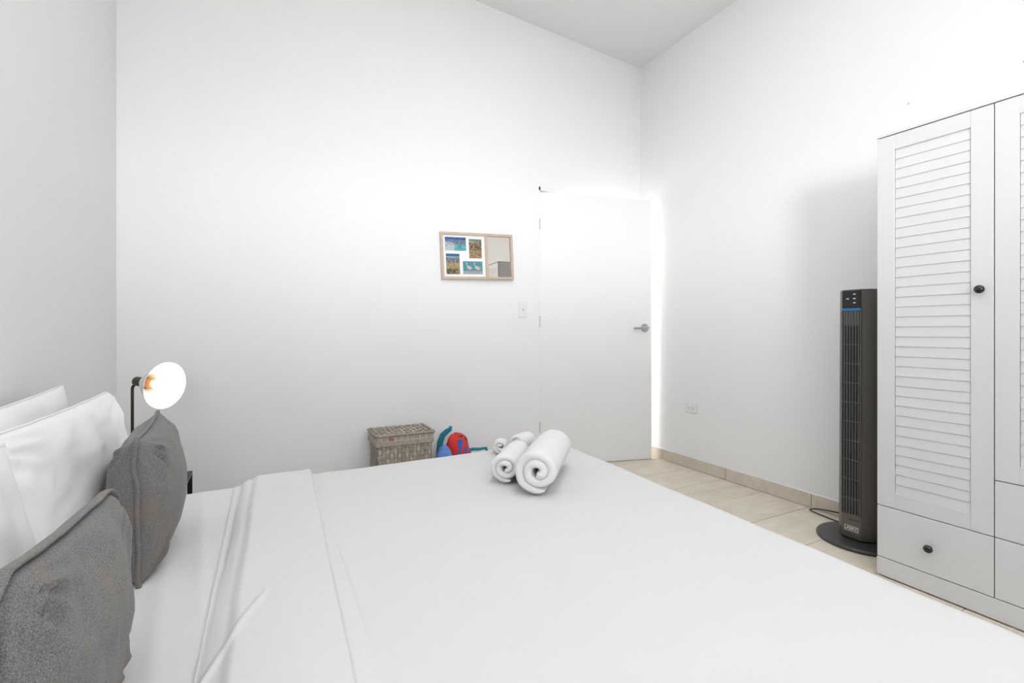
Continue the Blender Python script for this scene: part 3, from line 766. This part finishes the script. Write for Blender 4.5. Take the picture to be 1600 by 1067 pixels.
# ------------------------------------------------------------------ picture frame with mirror
fw, fh, bar, dep = .545, .325, .0185, .018
pf = thing('picture_frame', 'pale oak frame with four beach photos and a mirror on back wall', 'picture frame', (1.319, YB - .0085, 1.555), Matrix.Rotation(math.radians(-1.6), 4, 'Z') @ Matrix.Rotation(math.radians(-2.4), 4, 'Y'))
def fbox(bm, x0, x1, z0, z1, d0, d1, bev=0): box(bm, (x0, -d1, z0), (x1, -d0, z1), bev, 1)
h2, w2 = fh / 2, fw / 2
for x0, x1, z0, z1 in ((-w2, w2, h2 - bar, h2), (-w2, w2, -h2, -h2 + bar), (-w2, -w2 + bar, -h2 + bar, h2 - bar), (w2 - bar, w2, -h2 + bar, h2 - bar), (-w2 + .327, -w2 + .347, -h2 + bar, h2 - bar)):
    bm = bmesh.new(); fbox(bm, x0, x1, z0, z1, .001, dep, .0015); obj('frame_bar', bm, M_oak, pf, False, True)
bm = bmesh.new(); fbox(bm, -w2 + .005, w2 - .005, -h2 + .005, h2 - .005, .001, .004); obj('backing', bm, M_oak, pf, False, True)
bm = bmesh.new(); fbox(bm, -w2 + bar, -w2 + .327, -h2 + bar, h2 - bar, .004, .008); mt = obj('mat_board', bm, M_matb, pf, False, True, label='white mat board')
bm = bmesh.new(); fbox(bm, -w2 + .347, w2 - bar, -h2 + bar, h2 - bar, .004, .008); obj('mirror', bm, M_mirror, pf, False, True, label='mirror panel')
M_photo = bpy.data.materials.new('photo_print'); M_photo.use_nodes = True
_n = M_photo.node_tree; _a = _n.nodes.new('ShaderNodeVertexColor'); _a.layer_name = 'Col'; _n.links.new(_a.outputs[0], _n.nodes['Principled BSDF'].inputs['Base Color']); _n.nodes['Principled BSDF'].inputs['Roughness'].default_value = .4
def mixc(a, b, t): return tuple(x + (y - x) * max(0, min(1, t)) for x, y in zip(a, b))
def nz(x, y, s): return noise.noise(Vector((x, y, s)))
def bay(u, v):            # turquoise bay, dark hills, deep blue sky
    if v > .80: return mixc((.06, .20, .50), (.02, .12, .42), nz(u * 6, v * 9, 1) + .4)
    if v > .70: return mixc((.10, .22, .45), (.35, .45, .60), .5 + nz(u * 8, v * 20, 2))
    sh_ = .50 + .18 * math.sin(u * 5.2 + .6) * (1 - u)
    if v > sh_: return mixc((.10, .14, .18), (.45, .55, .60), .45 + 1.1 * nz(u * 14, v * 18, 3))
    if u < .45: return mixc((.72, .80, .80), (.25, .45, .52), (.35 - v) * -1 + nz(u * 11, v * 12, 4) * .8 + .2)
    return mixc((.10, .52, .55), (.30, .66, .68), .4 + nz(u * 5, v * 7, 5))
def rocks(u, v):
    if v > .92: return (.12, .38, .48)
    if v > .80: return mixc((.60, .46, .24), (.25, .22, .14), u * 1.2 - .3 + nz(u * 6, v * 9, 1) * .6)
    if v > .42: return mixc((.13, .12, .09), (.55, .40, .24), .42 + 1.2 * nz(u * 7, v * 11, 2))
    return mixc((.62, .45, .25), (.18, .14, .08), .30 + 1.2 * nz(u * 7 + v * 4, v * 10 - u * 3, 3))
def cliffs(u, v):
    if v > .86: return (.03, .25, .42)
    if v > .82: return (.60, .72, .76)
    if v > .56: return mixc((.20, .22, .27), (.50, .48, .44), .4 + 1.2 * nz(u * 8, v * 12, 1))
    if v > .28: return mixc((.66, .52, .26), (.40, .30, .15), .3 + 1.1 * nz(u * 8, v * 10, 2))
    return mixc((.10, .12, .09), (.55, .42, .22), .40 + 1.3 * nz(u * 6, v * 9, 3) + .5 * (u - .6))
def birds(u, v):          # two wading pink birds on blue-green water
    bg = mixc((.10, .42, .48), (.16, .50, .56), .5 + nz(u * 6, v * 14, 1))
    if v < .24: bg = mixc((.40, .50, .55), (.70, .70, .68), .4 + 1.2 * nz(u * 14, v * 30, 2))
    for cx, cy, s_, fl in ((.34, .50, 1.0, 1), (.76, .48, 1.15, 1)):
        dx, dy = (u - cx) / (.13 * s_), (v - cy + .35 * (u - cx)) / (.13 * s_)
        if dx * dx + dy * dy < 1: return mixc((.86, .72, .70), (.80, .22, .24), dx * .6 - .05)
        nx_ = cx - .13 * s_ + .025 * math.sin((v - cy) * 16)
        if abs(u - nx_) < .020 and cy < v < cy + .36 * s_: return (.86, .74, .74)
        if math.hypot((u - nx_ + .02) * 1.3, v - cy - .34 * s_) < .045: return (.80, .55, .56)
        for lx_ in (-.02, .03):
            if abs(u - cx - lx_) < .010 and .10 < v < cy: return (.70, .35, .36)
    return bg
def photo(fn, lx0, lx1, t0, t1, nx, ny, label):
    bm = bmesh.new(); x0, x1, z1, z0 = -w2 + lx0, -w2 + lx1, h2 - t0, h2 - t1
    vs = [[bm.verts.new((x0 + (x1 - x0) * i / nx, -.0086, z0 + (z1 - z0) * j / ny)) for j in range(ny + 1)] for i in range(nx + 1)]
    cl = bm.loops.layers.float_color.new('Col')
    for i in range(nx):
        for j in range(ny):
            f = bm.faces.new([vs[i][j], vs[i + 1][j], vs[i + 1][j + 1], vs[i][j + 1]])
            c = fn((i + .5) / nx, (j + .5) / ny)
            for l in f.loops: l[cl] = (*[max(0, q) ** 1.15 * .68 for q in c], 1)
    obj('photo', bm, M_photo, mt, False, True, label=label)
photo(bay, .034, .186, .034, .127, 56, 36, 'photo of a turquoise bay')
photo(rocks, .208, .302, .042, .176, 36, 50, 'photo of brown rocks by the sea')
photo(cliffs, .037, .135, .148, .289, 36, 50, 'photo of yellow shore below a blue sea')
photo(birds, .158, .304, .198, .288, 72, 44, 'photo of two pink birds in blue water')

# ------------------------------------------------------------------ switch, outlet, hooks
sx, sz = 1.687, 1.187
sw = thing('light_switch', 'white toggle light switch on the back wall left of the door', 'switch', (sx, YB, sz))
bm = bmesh.new(); box(bm, (sx - .036, YB - .006, sz - .058), (sx + .036, YB - .0002, sz + .058), .003); obj('plate', bm, M_plast, sw)
bm = bmesh.new(); box(bm, (sx - .006, YB - .009, sz - .012), (sx + .006, YB - .005, sz + .012), .001); tg = bmesh.new(); box(tg, (-.0035, -.02, -.006), (.0035, 0, .006), .001); add(bm, tg, Matrix.Translation((sx, YB - .006, sz)) @ Matrix.Rotation(math.radians(-25), 4, 'X')); obj('toggle', bm, M_plast, sw)
oy, oz = 2.553, .452
ou = thing('wall_outlet', 'white two-socket outlet low on the right wall', 'outlet', (XR, oy, oz))
bm = bmesh.new(); box(bm, (XR - .006, oy - .058, oz - .036), (XR - .0002, oy + .058, oz + .036), .003); obj('plate', bm, M_plast, ou)
for s_ in (-1, 1):
    bm = bmesh.new(); box(bm, (XR - .008, oy + s_ * .02 - .015, oz - .017), (XR - .005, oy + s_ * .02 + .015, oz + .017), .002)
    rc = obj('socket', bm, M_plast, ou)
    bm = bmesh.new()
    for dz in (-.006, .006): box(bm, (XR - .0085, oy + s_ * .02 - .003, oz + dz - .0012), (XR - .0078, oy + s_ * .02 + .005, oz + dz + .0012))
    lathe(bm, [(0, 0), (.0025, 0), (.0025, .0006), (0, .0006)], frame_to((-1, 0, 0), (XR - .008, oy + s_ * .02 - .009, oz)), 12)
    obj('slots', bm, M_slot, rc)
for y, z, lab in ((1.192, 2.155, 'small steel hook high on the right wall above the left wardrobe door'), (.790, 2.160, 'small steel hook high on the right wall at the photo edge')):
    bm = bmesh.new(); tube(bm, [(XR, y, z), (XR - .009, y, z - .004), (XR - .013, y - .002, z - .006), (XR - .014, y - .006, z + .003)], .0012, 8)
    o = obj('wall_hook', bm, M_hook, None, True); props(o, lab, 'hook', 'steel hooks above the wardrobe')
